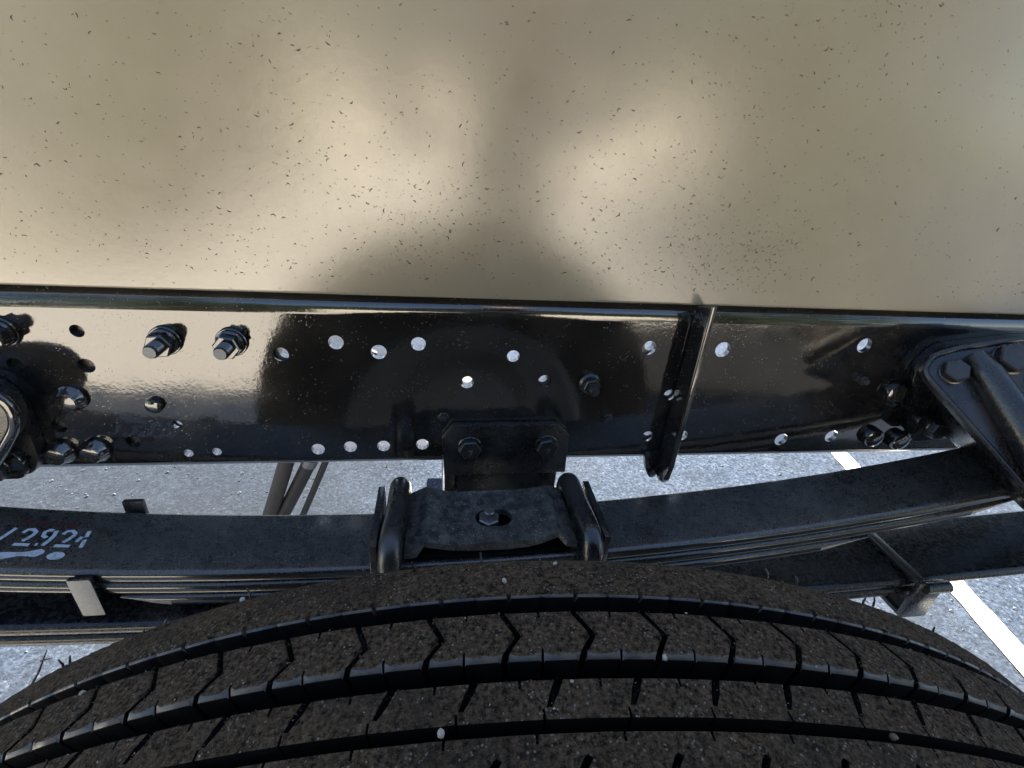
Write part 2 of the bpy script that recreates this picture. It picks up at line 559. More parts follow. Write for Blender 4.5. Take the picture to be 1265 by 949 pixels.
# --- tan body panel: a folded sheet standing on the frame rail
def body_panel():
    bm = bmesh.new()
    # profile (y, z): hem at the bottom, flat skin, rounded shoulder, top, far side
    YP, ZB = -0.0100, 0.9430
    prof = [(YP + .020, 0.000), (YP + .003, 0.0), (YP + .0006, 0.0004), (YP, 0.0014), (YP, 0.0019), (YP, 0.0025), (YP, 0.02)]
    for i in range(1, 25):
        prof.append((YP, 0.02 + 0.64 * i / 24))
    for i in range(1, 9):
        a = pi / 2 * i / 8
        prof.append((YP + 0.09 * (1 - cos(a)), 0.66 + 0.09 * sin(a)))
    prof += [(0.50, 0.752), (0.915, 0.750), (0.93, 0.740)]
    XS = [-2.4 + 0.1 * i for i in range(17)] + [-.8 + 2.7 * i / 48 for i in range(1, 49)]
    grid = []
    for x in XS:
        zb = ZB
        grid.append([bm.verts.new((x, y, zb + z)) for y, z in prof])
    for a, b in zip(grid, grid[1:]):
        for i in range(len(prof) - 1):
            if (a[0].co.x < -.801 or a[0].co.x > 1.25) and prof[i][1] < 0.30 and i < 30:
                continue          # lower ends cut open, out of view, so sun reaches the ground
            bm.faces.new((a[i], b[i], b[i + 1], a[i + 1]))
    bmesh.ops.delete(bm, geom=[v for v in bm.verts if not v.link_faces], context='VERTS')
    me = to_mesh(bm, 'body_panel')
    o = link('body_panel', me, 'tan', truck, smooth=40)
    md = o.modifiers.new('thick', 'SOLIDIFY'); md.thickness = 0.003; md.offset = 0.0
    tag(o, 'tan painted body panel with stuck grit above the frame rail')
    # grit stuck on the paint
    bm = bmesh.new()
    r = random.Random(5)
    cl = [(r.uniform(-.7, 1.0), r.uniform(.97, 1.35), r.uniform(.03, .12)) for _ in range(16)] + [(-.21, 1.09, .10), (-.25, 1.0, .10), (.22, 1.05, .09), (.30, .99, .08)]
    for i in range(5600):
        if r.random() < .6:
            c = r.choice(cl)
            x, z = r.gauss(c[0], c[2]), r.gauss(c[1], c[2] * .7)
            if z < .962: continue
        else:
            x, z = r.uniform(-0.75, 1.05), r.uniform(0.962, 1.42)
        s = r.choice((0.00025, 0.0003, 0.0004, 0.0004, 0.0005, 0.0007, 0.001)) * r.uniform(0.6, 1.2)
        if i % 260 == 7: s *= 2.0
        a = r.gauss(0.0, 0.7)
        l = r.uniform(1.0, 2.6)
        h = s * r.uniform(0.4, 0.9)
        bend = r.uniform(-0.9, 0.9)
        n = 4
        top, bot, mid = [], [], []
        for j in range(n + 1):
            u = (j / n - 0.5) * 2 * s * l
            vv = bend * (u * u) / (s * l)
            w = s * 0.5 * (1 - (2 * j / n - 1) ** 2) + 0.0001
            cx, cz = x + u * cos(a) - vv * sin(a), z + u * sin(a) + vv * cos(a)
            nx, nz = -sin(a) * w, cos(a) * w
            top.append(bm.verts.new((cx + nx, -0.0117, cz + nz)))
            bot.append(bm.verts.new((cx - nx, -0.0117, cz - nz)))
            mid.append(bm.verts.new((cx, -0.0117 - h, cz)))
        for j in range(n):
            bm.faces.new((top[j], top[j + 1], mid[j + 1], mid[j]))
            bm.faces.new((mid[j], mid[j + 1], bot[j + 1], bot[j]))
    g = link('grit', to_mesh(bm, 'grit'), 'grit', o)
    tag(g, kind='stuff')
    for x in (-0.7, -0.2, 0.4, 1.2):
        link('stiffener', box_mesh('stiffener', x - .02, x + .02, -.0080, .030, 0.99, 1.60, 0.004), 'tan', o)
body_panel()

# --- frame rail
RZ0, RZ1, RR, RB = 0.682, 0.943, 0.030, 0.014
HOLES = [(-0.4868, .885, 8), (-.566, .840, 9), (-.4901, .8397, 9.5), (-.5474, .7528, 9), (-.4675, .7278, 9), (-.4083, .7539, 6.5), (-.4045, .7081, 6),
         (-.2645, .8579, 9.5), (-.196, .8757, 9.5), (-.1438, .863, 10), (-.093, .8753, 9.5), (-.2352, .7115, 9), (-.1909, .7149, 9), (-.1448, .7154, 9), (-.0899, .7173, 9),
         (-.0284, .8197, 9.5), (.0328, .8596, 8.5), (.0804, .8215, 9.5), (.2238, .8746, 10.5), (.2715, .7995, 9), (.2527, .7265, 9), (.31, .7271, 8.5),
         (.3352, .8738, 11.5), (.5602, .8839, 11.5), (.6252, .8756, 11), (.4836, .7168, 11), (.5729, .7219, 11), (-.3682, .710, 6)]
def frame_rail(yo, sgn, holes, name, label=None):
    """C section: web face at y=yo, flanges towards sgn"""
    bm = bmesh.new()
    x0, x1 = -0.86, 2.0
    t = 0.008
    zb, zt = RZ0 + RB, RZ1 - RR
    add_sheet(bm, [(x0, zb), (x1, zb), (x1, zt), (x0, zt)], [circle2(x, z, r / 1000, 22) for x, z, r in holes],
              lambda u, v, w: (u, yo + sgn * w, v), t)
    # rounded corners and flanges as a swept strip of the outer and inner skin
    for top in (0, 1):
        outer, inner = [], []
        for i in range(9):
            a = pi / 2 * i / 8
            R0 = RR if top else RB
            for lst, R in ((outer, R0), (inner, R0 - t)):
                y = R0 - R * cos(a)
                z = (zt + R * sin(a)) if top else (zb - R * sin(a))
                lst.append((yo + sgn * y, z))
        for lst, zz in ((outer, RZ1 if top else RZ0), (inner, (RZ1 - t) if top else (RZ0 + t))):
            lst.append((yo + sgn * 0.085, zz))
        loop = outer + inner[::-1]
        rows = [[bm.verts.new((x, y, z)) for y, z in loop] for x in (x0, x1)]
        n = len(loop)
        for i in range(n):
            if i in (n - 1,):
                continue
            bm.faces.new((rows[0][i], rows[0][(i + 1) % n], rows[1][(i + 1) % n], rows[1][i]))
    bmesh.ops.remove_doubles(bm, verts=bm.verts, dist=1e-5)
    o = link(name, to_mesh(bm, name), 'enamel', truck, smooth=35)
    if label: tag(o, label)
    return o
rail = frame_rail(0.0, 1, HOLES, 'frame_rail', 'glossy black frame rail with rows of holes below the tan panel')

def weld_nut(x, z, dx, dz):
    bm = bmesh.new()
    rings = []
    for r_, y_ in ((.0074, .0085), (.0135, .0085), (.0135, .019), (.0074, .019)):
        nn_ = 18
        rings.append([bm.verts.new((x + dx + r_ * cos(2 * pi * i / nn_), y_, z + dz + r_ * sin(2 * pi * i / nn_))) for i in range(nn_)])
    for q in range(4):
        a, b = rings[q], rings[(q + 1) % 4]
        for i in range(18):
            bm.faces.new((a[i], a[(i + 1) % 18], b[(i + 1) % 18], b[i]))
    link('weld_nut', to_mesh(bm, 'weld_nut'), 'zinc', rail, smooth=40)
for x_, z_, dx_, dz_ in ((-.2645, .8579, .003, -.001), (-.0284, .8197, .001, -.003), (.0804, .8215, -.002, .002), (.2238, .8746, .004, 0), (.2715, .7995, 0, .002), (-.4083, .7539, .002, .002), (.2527, .7265, .003, .003)):
    weld_nut(x_, z_, dx_, dz_)
for xa, xb in ((-.78, -.442), (.600, 1.05)):
    link('backing_plate', box_mesh('backing_plate', xa, xb, .0085, .0165, .700, .905, .001), 'cast', rail)
# --- bolts on the rail
def bolt_types():
    T = {}
    bm = bmesh.new()      # stud with washer and nut
    lathe_bm(bm, [(0.0185, 0), (0.0185, 0.003), (0.0175, 0.004)], 24)
    lathe_bm(bm, [(0.0165, 0.004), (0.0165, 0.007), (0.014, 0.009)], 24)
    hex_bm(bm, 0.0155, 0.008, 0.021, 0.3)
    prof = []
    h = 0.02
    while h < 0.036:
        prof += [(0.0087, h), (0.0080, h + 0.0008)]
        h += 0.0016
    prof += [(0.0078, 0.0365), (0.0070, 0.0385)]
    lathe_bm(bm, prof, 18)
    nface = len(bm.faces)
    bm.faces.ensure_lookup_table()
    for f in bm.faces:
        if len(f.verts) == 18 and all(v.co.y < -0.038 for v in f.verts):
            f.material_index = 1
    T['stud'] = to_mesh(bm, 'stud'); set_mats(T['stud'], ('enamel', 'steel'))
    bm = bmesh.new()      # swaged collar, cone shaped
    lathe_bm(bm, [(0.0175, 0), (0.0175, 0.0035), (0.0150, 0.006), (0.0130, 0.013), (0.0115, 0.0155), (0.0075, 0.0165)], 24)
    T['collar'] = to_mesh(bm, 'collar'); set_mats(T['collar'], ('enamel',))
    bm = bmesh.new()      # round flange head
    lathe_bm(bm, [(0.0165, 0), (0.0165, 0.008), (0.0155, 0.0105), (0.0120, 0.0122), (0.005, 0.0130)], 28)
    T['dome'] = to_mesh(bm, 'dome'); set_mats(T['dome'], ('enamel',))
    bm = bmesh.new()      # small clip nut with stud
    add_box(bm, -0.009, 0.009, -0.003, 0, -0.0065, 0.0065)
    hex_bm(bm, 0.0075, 0.003, 0.008, 0.2)
    lathe_bm(bm, [(0.0042, 0.008), (0.0042, 0.013), (0.0036, 0.014)], 14)
    T['clip'] = to_mesh(bm, 'clip_nut'); set_mats(T['clip'], ('cast',))
    bm = bmesh.new()      # hex flange nut with stud
    lathe_bm(bm, [(0.0155, 0), (0.0155, 0.0025), (0.0125, 0.005)], 24)
    hex_bm(bm, 0.0125, 0.004, 0.016, 0.5)
    lathe_bm(bm, [(0.0068, 0.016), (0.0068, 0.028), (0.0058, 0.030)], 16)
    T['nut'] = to_mesh(bm, 'flange_nut'); set_mats(T['nut'], ('cast',))
    bm = bmesh.new()      # plain hex head
    lathe_bm(bm, [(0.0175, 0), (0.0175, 0.002), (0.016, 0.003)], 24)
    hex_bm(bm, 0.0165, 0.0025, 0.0135, 0.35, 0.18)
    T['hex'] = to_mesh(bm, 'hex'); set_mats(T['hex'], ('cast',))
    for m in T.values():
        for p in m.polygons: p.use_smooth = True
        m.set_sharp_from_angle(angle=radians(32))
    return T
BT = bolt_types()
def bolt(kind, x, y, z, parent, ry=0.0, rot=None, sc=1.0, name='bolt'):
    o = bpy.data.objects.new(name, BT[kind])
    COL.objects.link(o)
    o.parent = parent
    o.location = (x, y, z)
    if rot is not None:
        o.rotation_mode = 'QUATERNION'; o.rotation_quaternion = rot
    else:
        o.rotation_euler = (0, ry, 0)
    o.scale = (sc, sc, sc)
    return o
for kind, x, z, a in (('stud', -.3935, .8754, .2), ('stud', -.3188, .8747, .5), ('stud', -.5640, .8830, .9), ('collar', -.5185, .7957, 0), ('collar', -.5556, .7151, .3), ('collar', -.5141, .7169, .7),
                      ('dome', -.4271, .7849, .5), ('clip', -.06, .7679, .2), ('clip', .18, .7636, -.3), ('nut', .1455, .8193, .3), ('clip', .5787, .8284, .4),
                      ('dome', .6451, .8071, 0), ('dome', .6452, .7224, .5), ('dome', .6983, .7151, 1.0)):
    bolt(kind, x, -0.0005, z, rail, a, sc=.62 if x == -.4271 else 1.0)

# --- upright fin (angle) on the rail
def fin():
    bm = bmesh.new()
    pts = [(0.938, -0.002), (0.951, -0.040), (0.70, -0.042), (0.672, -0.040), (0.662, -0.033), (0.657, -0.022), (0.660, -0.010), (0.668, -0.002)]
    front = [(0.2845, y, z) for z, y in pts]
    back = [(0.2765, y, z) for z, y in pts]
    a = [bm.verts.new(p) for p in front]; b = [bm.verts.new(p) for p in back]
    bm.faces.new(a); bm.faces.new(b[::-1])
    for i in range(len(a)):
        bm.faces.new((a[i], b[i], b[(i + 1) % len(a)], a[(i + 1) % len(a)]))
    bevel_all(bm, 0.0022, 3)
    o = link('fin', to_mesh(bm, 'fin'), 'enamel', truck, smooth=40)
    tag(o, 'upright black fin plate crossing the frame rail')
    pts = rounded([(.250, .700), (.2775, .700), (.2775, .655), (.268, .652), (.258, .668)], 0.008)
    link('fin_foot', prism_mesh('fin_foot', [(x, -0.0095, z) for x, z in pts], [(x, -0.0015, z) for x, z in pts], 0.0012), 'enamel', o, smooth=40)
fin()

# --- bump stop bracket
def bump_bracket():
    pts = [(-.0621, .7363), (-.0475, .7566), (.1052, .7577), (.1233, .7392), (.1262, .6700), (-.0585, .6690)]
    o = link('bump_stop_bracket', prism_mesh('bump_stop_bracket', [(x, -0.0125, z) for x, z in pts], [(x, -0.0008, z) for x, z in pts], 0.0018), 'cast', truck, smooth=35)
    tag(o, 'black bracket plate with two hex bolts under the frame rail')
    for x, z, a in ((-.0222, .7215, .3), (.0905, .7225, .1)):
        b = bolt('hex', x, -0.0125, z, o, a)
        bm = bmesh.new()
        stroke_bm(bm, [[(-.0030, .0030), (.0030, .0030), (-.0004, -.0042)]], 0.0010, lambda u, v: (x + u, -0.0125 - 0.0138, z - .002 + v))
        link('head_mark', to_mesh(bm, 'head_mark'), 'steel', o)
    # folded channel and rubber stop hanging under the rail
    link('channel', box_mesh('channel', -.040, .114, -.010, .078, .612, .6805, 0.004), 'cast', o, smooth=40)
    link('channel_end', box_mesh('channel_end', -.058, -.0402, -.006, .070, .628, .676, 0.003), 'cast', o, smooth=40)
bump_bracket()

# --- leaf springs
YF, YN = -0.061, -0.161
YL = -0.177
def z_up(x):
    return 0.0272 * x ** 4 - 0.0087 * x ** 3 + 0.120 * x * x + 0.0292 * x + 0.6496
def z_lo(x):
    return 0.5765 + 0.046 * (x - 0.18) ** 2
def leaf_mesh(name, zf, x0, x1, off, t, taper0=0.0, taper1=0.0, y0=YN, y1=YF, r=0.0066, n=56, mat='spring'):
    bm = bmesh.new()
    sec = []
    for cy, cz, a0 in ((y1 - r, -r, 0), (y0 + r, -r, 90), (y0 + r, -t + r, 180), (y1 - r, -t + r, 270)):
        for k in range(7):
            a = radians(a0 + 15 * k)
            sec.append((cy + r * cos(a), cz + r * sin(a)))
    rows = []
    for i in range(n + 1):
        x = x0 + (x1 - x0) * i / n
        sl = (zf(x + 1e-3) - zf(x - 1e-3)) / 2e-3
        nz = Vector((-sl, 0, 1)).normalized()
        # diamond-cut ends: thickness falls to a thin edge at the tip
        th = 1.0
        if taper1 and x > x1 - taper1: th = max(0.06, (x1 - x) / taper1)
        if taper0 and x < x0 + taper0: th = max(0.06, (x - x0) / taper0)
        row = []
        for y, z in sec:
            zz = off + (z if th == 1.0 else z * th)
            base = Vector((x, y, zf(x)))
            row.append(bm.verts.new(base + nz * zz))
        rows.append(row)
    m = len(sec)
    for a, b in zip(rows, rows[1:]):
        for j in range(m):
            f = bm.faces.new((a[j], a[(j + 1) % m], b[(j + 1) % m], b[j]))
            xm = a[0].co.x
            if (taper1 and xm > x1 - taper1 - .002) or (taper0 and xm < x0 + taper0 - .002):
                if j >= 13 and j <= 27: f.material_index = 1
    bm.faces.new(rows[0][::-1]); bm.faces.new(rows[-1])
    me = to_mesh(bm, name)
    set_mats(me, (mat, 'steel'))
    return me
def springs():
    up_s = empty('leaf_spring'); up_s.parent = truck
    tag(up_s, 'upper black leaf spring pack with dusty top and painted white marks')
    t = 0.0175
    g = 0.0015
    link('leaf', leaf_mesh('leaf', z_up, -1.15, 1.00, 0.0, t), None, up_s, smooth=35)
    link('leaf', leaf_mesh('leaf', z_up, -1.02, 0.735, -(t + g), t, 0.05, 0.06), None, up_s, smooth=35)
    link('leaf', leaf_mesh('leaf', z_up, -0.425, 0.525, -2 * (t + g), t, 0.042, 0.075), None, up_s, smooth=35)
    link('spacer', box_mesh('spacer', -.095, .095, YN + .004, YF - .004, .575, .592, 0.004), 'cast', up_s, smooth=40)
    lo = empty('leaf_spring'); lo.parent = truck
    tag(lo, 'lower black leaf spring pack behind the top of the tyre')
    link('leaf', leaf_mesh('leaf', z_lo, -1.25, 1.35, 0.0, 0.0165, y0=YL, mat='spring_clean'), None, lo, smooth=35)
    link('leaf', leaf_mesh('leaf', z_lo, -1.05, 0.665, -0.018, 0.0165, 0.03, 0.03, y0=YL, mat='spring_clean'), None, lo, smooth=35)
    link('leaf', leaf_mesh('leaf', z_lo, -0.36, 0.36, -0.036, 0.0165, 0.03, 0.03, y0=YL, mat='spring_clean'), None, lo, smooth=35)
    # rebound clip on the upper pack, left
    c = empty('rebound_clip'); c.parent = up_s
    bm = bmesh.new()
    x0, x1 = -.4665, -.4425
    zt = z_up(-.455)
    add_box(bm, x0, x1, YN - .0095, YN - .0025, zt - .058, zt - .0005)
    add_box(bm, x0, x1, YF + .0025, YF + .0095, zt - .058, zt + .012)
    add_box(bm, x0, x1, YN - .0025, YF + .0025, zt - .058, zt - .050)
    bevel_all(bm, 0.0015, 2)
    bpy.data.objects.remove(c)
    me = to_mesh(bm, 'rebound_clip'); set_mats(me, ('cast', 'steel'))
    for p in me.polygons:
        if p.normal.y < -0.9 and p.center.y < YN - .009: p.material_index = 1  # near face made pale: bright reflection put into its colour
    link('rebound_clip', me, None, up_s, smooth=35)
    # rebound clip on the lower pack, right, with rolled pin
    bm = bmesh.new()
    xa, xb = .618, .662
    zt = z_lo(.64)
    add_box(bm, xa, xa + .015, YL - .010, YF + .010, zt + .003, zt + .010)
    add_box(bm, xa, xb, YL - .0165, YL - .0085, zt - .062, zt + .010)
    add_box(bm, xa, xb, YF + .0025, YF + .0095, zt - .052, zt + .010)
    add_box(bm, xa, xb, YL - .009, YF + .0025, zt - .062, zt - .054)
    bevel_all(bm, 0.0015, 2)
    add_tube(bm, [(xa + .010, YL - .016, zt + .002), (xb + .005, YL - .016, zt + .002)], .0085, 14)
    link('rebound_clip', to_mesh(bm, 'rebound_clip'), 'cast', lo, smooth=35)
    # painted marks on the top leaf
    bm = bmesh.new()
    def fm(u, v):
        return (u, v, z_up(u) + 0.0006)
    def dig(strokes, ox):
        out = []
        for pl in strokes:
            out.append([(ox + (px * 0.0165 - py * 0.0052), -0.1245 + py * 0.0265) for px, py in pl])
        return out
    two = [[(.12, .72), (.30, .92), (.62, .95), (.86, .80), (.80, .62), (.58, .40), (.40, .26)], [(.0, .06), (.95, .06)]]
    nine = [[(.44, .50), (.18, .60), (.14, .82), (.36, .95), (.60, .92)], [(.80, .92), (.82, .62), (.70, .34), (.48, .04)], [(.02, .08), (.18, .10)]]
    one = [[(.55, .98), (.55, .60)], [(.55, .45), (.55, .0)], [(.10, .30), (.28, .62)]]
    pl = []
    for d, ox in ((two, -.5440), (nine, -.5235), (two, -.5040), (one, -.4860)):
        pl += dig(d, ox)
    pl += [[(-.5640, -.124), (-.5600, -.112), (-.5565, -.0985)]]
    stroke_bm(bm, pl, 0.0042, fm)
    link('painted_number', to_mesh(bm, 'painted_number'), 'white_mark', up_s)
    bm = bmesh.new()
    def blob(pts):
        bm.faces.new([bm.verts.new(fm(*p)) for p in pts])
    for a, b, wa, wb in (((-.575, -.147), (-.545, -.140), .0045, .0055), ((-.545, -.140), (-.527, -.1365), .0055, .0028), ((-.527, -.1365), (-.513, -.134), .0028, .0058), ((-.513, -.134), (-.508, -.1335), .0058, .002)):
        blob([(a[0], a[1] - wa), (b[0], b[1] - wb), (b[0], b[1] + wb), (a[0], a[1] + wa)])
    blob([(-.494 + .0085 * cos(t), -.1375 + .0058 * sin(t)) for t in [2 * pi * i / 14 for i in range(14)]])
    link('painted_dash', to_mesh(bm, 'painted_dash'), 'white_mark', up_s)
    for cx in (-.551, -.535, -.517, -.504):
        bm = bmesh.new()
        bm.faces.new([bm.verts.new(fm(cx + .0062 * cos(t), -.0878 - (cx + .55) * .06 + .0042 * sin(t))) for t in [2 * pi * i / 14 for i in range(14)]])
        link('painted_dot', to_mesh(bm, 'painted_dot'), 'red_mark', up_s)
    # --- spring clamp: plate, U-bolts, side tabs
    cl = empty('spring_clamp'); cl.parent = truck
    tag(cl, 'U-bolt clamp with dusty top plate on the leaf spring')
    knots = [(-.108, .673), (-.095, .676), (-.078, .6865), (-.060, .6835), (-.045, .6770), (-.02, .6760), (.02, .6760), (.045, .6785), (.065, .6850), (.082, .6895), (.097, .680), (.108, .676)]
    def zp(x):
        for (a, za), (b, zb) in zip(knots, knots[1:]):
            if x <= b:
                t = (x - a) / (b - a); t = t * t * (3 - 2 * t)
                return za + (zb - za) * t
        return knots[-1][1]
    y0, y1 = YN + .002, YF + .001
    bulge = [(-.107, y0 - .004), (-.094, y0 - .006), (-.085, y0 + .003), (-.06, y0 + .002)]
    out = [(-.107, y0 - .005), (-.093, y0 - .006), (-.084, y0 + .003), (-.05, y0), (.06, y0), (.083, y0 + .004), (.092, y0 - .004), (.107, y0 - .003),
           (.107, y1 + .002), (.094, y1 + .004), (.086, y1 - .003), (.05, y1), (-.05, y1), (-.075, y1 - .001), (-.084, y1 + .006), (-.107, y1 + .004)]
    slot = []
    for i in range(13):
        a = pi / 2 + pi * i / 12; slot.append((-.003 + .0155 * cos(a), -.111 + .0155 * sin(a)))
    for i in range(13):
        a = -pi / 2 + pi * i / 12; slot.append((.0145 + .0155 * cos(a), -.111 + .0155 * sin(a)))
    extra = [(-.107 + .0046 * i, y) for i in range(1, 46) for y in (y0 + .018, y0 + .06, y1 - .018) if not (abs(-.107 + .0046 * i) < .04 and abs(y + .111) < .02)]
    extra += [(-.107 + .0046 * i, yy) for i in range(6, 42) for yy in (y0 + .001, y1 - .002) if abs(-.107 + .0046 * i) < .048]
    bm = bmesh.new()
    add_sheet(bm, out, [slot], lambda u, v, w: (u, v, zp(u) - w), 0.009, extra)
    link('clamp_plate', to_mesh(bm, 'clamp_plate'), 'plate', cl, smooth=35)
    bm = bmesh.new()
    add_box(bm, -.10, .10, YN + .006, YF - .004, .6505, .6600)
    bevel_all(bm, 0.002, 2)
    link('spacer', to_mesh(bm, 'spacer'), 'groove', cl, smooth=35)
    # centre bolt
    bm = bmesh.new()
    hex_bm(bm, 0.0145, 0, 0.012, 0.4)
    lathe_bm(bm, [(0.0072, 0.012), (0.0072, 0.021), (0.006, 0.0225)], 18)
    me = to_mesh(bm, 'centre_bolt')
    o = link('centre_bolt', me, 'zinc', cl, smooth=32)
    o.location = (-.001, -.113, .6680); o.rotation_euler = (radians(-90), 0, 0)
    for X, tw in ((-.118, -1), (.119, 1)):
        bm = bmesh.new()
        yn, yf, zt = YN - .0145, YF + .0145, .6905
        dx = 0.004 * tw
        R = 0.022
        path = [(X + dx * 1.6, yn, .33), (X + dx * 1.6, yn, .60), (X + dx * 1.2, yn, zt - R)]
        for i in range(1, 7):
            a = pi / 2 * i / 6
            path.append((X + dx * (1.2 - .3 * i / 6), yn + R * (1 - cos(a)), zt - R + R * sin(a)))
        path.append((X, -.111, zt + .002))
        for i in range(0, 7):
            a = pi / 2 * i / 6
            path.append((X, yf - R + R * sin(a), zt - R + R * cos(a)))
        path += [(X, yf, .33)]
        add_tube(bm, path, 0.0140, 20)
        link('u_bolt', to_mesh(bm, 'u_bolt'), 'cast', cl, smooth=60)
        tx = X + tw * 0.0245
        bm = bmesh.new()
        add_box(bm, tx - .0045, tx + .0045, YN - .006, YF + .003, .640, .690)
        bevel_all(bm, 0.0012, 2)
        link('side_tab', to_mesh(bm, 'side_tab'), 'cast', cl, smooth=35)
springs()

# --- axle beam under the springs (mostly hidden by the tyre)
def axle():
    bm = bmesh.new()
    add_box(bm, -.06, .06, -.30, 1.16, .475, .500)
    add_box(bm, -.012, .012, -.30, 1.16, .40, .475)
    add_box(bm, -.06, .06, -.30, 1.16, .375, .40)
    bevel_all(bm, 0.003, 2)
    add_box(bm, -.13, .13, YN - .02, YF + .02, .500, .516)
    link('axle_beam', to_mesh(bm, 'axle_beam'), 'cast', truck, smooth=40)
axle()

# --- spring hangers
def hanger_right():
    h = empty('spring_hanger'); h.parent = truck
    tag(h, 'black cast spring hanger bolted on the rail beside the two dome bolts')
    base = rounded([(.648, .842), (.668, .890), (.80, .908), (1.02, .912), (1.02, .715), (.722, .724), (.704, .740)], 0.02, 4)
    link('base_plate', prism_mesh('base_plate', [(x, -.016, z) for x, z in base], [(x, -.0008, z) for x, z in base], 0.002), 'cast', h, smooth=40)
    def pl(x, z):
        return -0.51103 - 0.56874 * x + 0.91802 * z
    front = rounded([(.6060, .871), (.6210, .8905), (.6480, .9040), (.7260, .9302), (.80, .94), (.80, .73), (.7101, .7141), (.6800, .7682)], 0.010, 3)
    n = len(front)
    F = [Vector((x, pl(x, z), z)) for x, z in front]
    nrm = Vector((-0.56874, -1.0, 0.91802)).normalized()
    # flange plate of the casting
    link('flange', prism_mesh('flange', [p for p in F], [p - nrm * 0.012 for p in F], 0.003, 3), 'cast', h, smooth=40)
    # gusset body behind the flange running back to the base plate
    cen = sum(F, Vector()) / n
    inner = [cen + (p - cen) * 0.985 - nrm * 0.010 for p in F]
    back = []
    for p in inner:
        k = Vector((p.x + .055, -.012, p.z * .86 + .10))
        k.x = max(k.x, .672); k.z = min(max(k.z, .735), .892)
        back.append(k)
    link('gusset', prism_mesh('gusset', inner, back), 'cast', h, smooth=50)
    # raised rim along the flange edge
    bm = bmesh.new()
    add_tube(bm, [p + (cen - p).normalized() * .0035 + nrm * .0005 for p in F] + [F[0] + (cen - F[0]).normalized() * .0035 + nrm * .0005], .0042, 8)
    link('rim', to_mesh(bm, 'rim'), 'cast', h, smooth=60)
    # half-round rib
    a = Vector((.668, pl(.668, .893), .893)); d = (Vector((.70, pl(.70, .80), .80)) - a).normalized()
    bm = bmesh.new()
    add_tube(bm, [a - d * .004 - nrm * .012, a + nrm * .002, a + d * .02 + nrm * .006, a + d * .10 + nrm * .010, a + d * .22 + nrm * .016], [.008, .0165, .019, .022, .028], 20)
    link('rib', to_mesh(bm, 'rib'), 'cast', h, smooth=60)
    bm = bmesh.new()
    a2 = Vector((.722, pl(.722, .885), .885))
    add_tube(bm, [a2 - d * .004 - nrm * .012, a2, a2 + d * .03 + nrm * .003, a2 + d * .2 + nrm * .006], [.005, .010, .012, .016], 16)
    link('rib', to_mesh(bm, 'rib'), 'cast', h, smooth=60)
    q = Vector((0, -1, 0)).rotation_difference(nrm)
    for x, z, s in ((.641, .8760, 1.0), (.704, .9020, 1.25)):
        bolt('hex', x, pl(x, z) + nrm.y * .0005, z, h, rot=q, sc=s)
    # small lug with a hex bolt below the flange
    lug = rounded([(.694, .776), (.735, .782), (.800, .758), (.800, .738), (.708, .729), (.696, .738)], 0.012, 4)
    link('lug', prism_mesh('lug', [(x - .012, -.030, z) for x, z in lug], [(x - .012, -.015, z) for x, z in lug], 0.002), 'enamel', h, smooth=40)
    bolt('hex', .7185, -.030, .7560, h, .2, sc=.95)
    bm = bmesh.new()
    zero = [(.003 + .0022 * cos(t), .0034 * sin(t)) for t in [2 * pi * i / 12 for i in range(13)]]
    stroke_bm(bm, [[(-.0030, .0036), (-.0030, -.0036)], zero], 0.0010, lambda u, v: (.7185 + u, -.0432, .7550 + v))
    link('head_mark', to_mesh(bm, 'head_mark'), 'hose', h)
    # arm and spring eye beyond the picture edge
    link('eye_block', box_mesh('eye_block', .96, 1.06, YN - .01, YF + .01, .70, .82, 0.02, 4), 'cast', h, smooth=40)
hanger_right()

def hanger_left():
    h = empty('spring_hanger'); h.parent = truck
    tag(h, 'black cast spring hanger at the left end of the frame rail')
    base = rounded([(-.582, .825), (-.566, .792), (-.5715, .715), (-.586, .690), (-.80, .690), (-.80, .84), (-.66, .838)], 0.012, 4)
    link('base_plate', prism_mesh('base_plate', [(x, -.018, z) for x, z in base], [(x, -.0008, z) for x, z in base], 0.002), 'cast', h, smooth=40)
    fr = rounded([(-.5700, .8420), (-.5440, .8350), (-.5340, .8150), (-.5400, .7900), (-.5810, .7374), (-.6634, .6552), (-.82, .64), (-.82, .80), (-.70, .838)], 0.012, 4)
    link('flange', prism_mesh('flange', [(x, -.057, z) for x, z in fr], [(x, -.044, z) for x, z in fr], 0.003, 3), 'cast', h, smooth=40)
    cx, cz = -.66, .78
    link('gusset', prism_mesh('gusset', [(cx + (x - cx) * .97, -.045, cz + (z - cz) * .97) for x, z in fr], [(cx + (x - cx) * .80 - .01, -.016, max(.70, cz + (z - cz) * .80)) for x, z in fr]), 'cast', h, smooth=50)
    bm = bmesh.new()
    P = [Vector((cx + (x - cx) * .965, -.058, cz + (z - cz) * .965)) for x, z in fr]
    add_tube(bm, P + [P[0]], .0062, 10)
    link('rim', to_mesh(bm, 'rim'), 'enamel', h, smooth=60)
    bm = bmesh.new()
    add_tube(bm, [(-.565, -.055, .812), (-.60, -.062, .790), (-.70, -.075, .72)], [.010, .018, .026], 16)
    link('rib', to_mesh(bm, 'rib'), 'cast', h, smooth=60)
    lug = rounded([(-.66, .735), (-.588, .735), (-.580, .722), (-.586, .694), (-.66, .694)], 0.008, 4)
    link('lug', prism_mesh('lug', [(x, -.030, z) for x, z in lug], [(x, -.017, z) for x, z in lug], 0.002), 'enamel', h, smooth=40)
    bolt('hex', -.612, -.030, .712, h, .2, sc=.95)
    link('eye_block', box_mesh('eye_block', -1.16, -1.06, YN - .01, YF + .01, .72, .84, 0.02, 4), 'cast', h, smooth=40)
hanger_left()

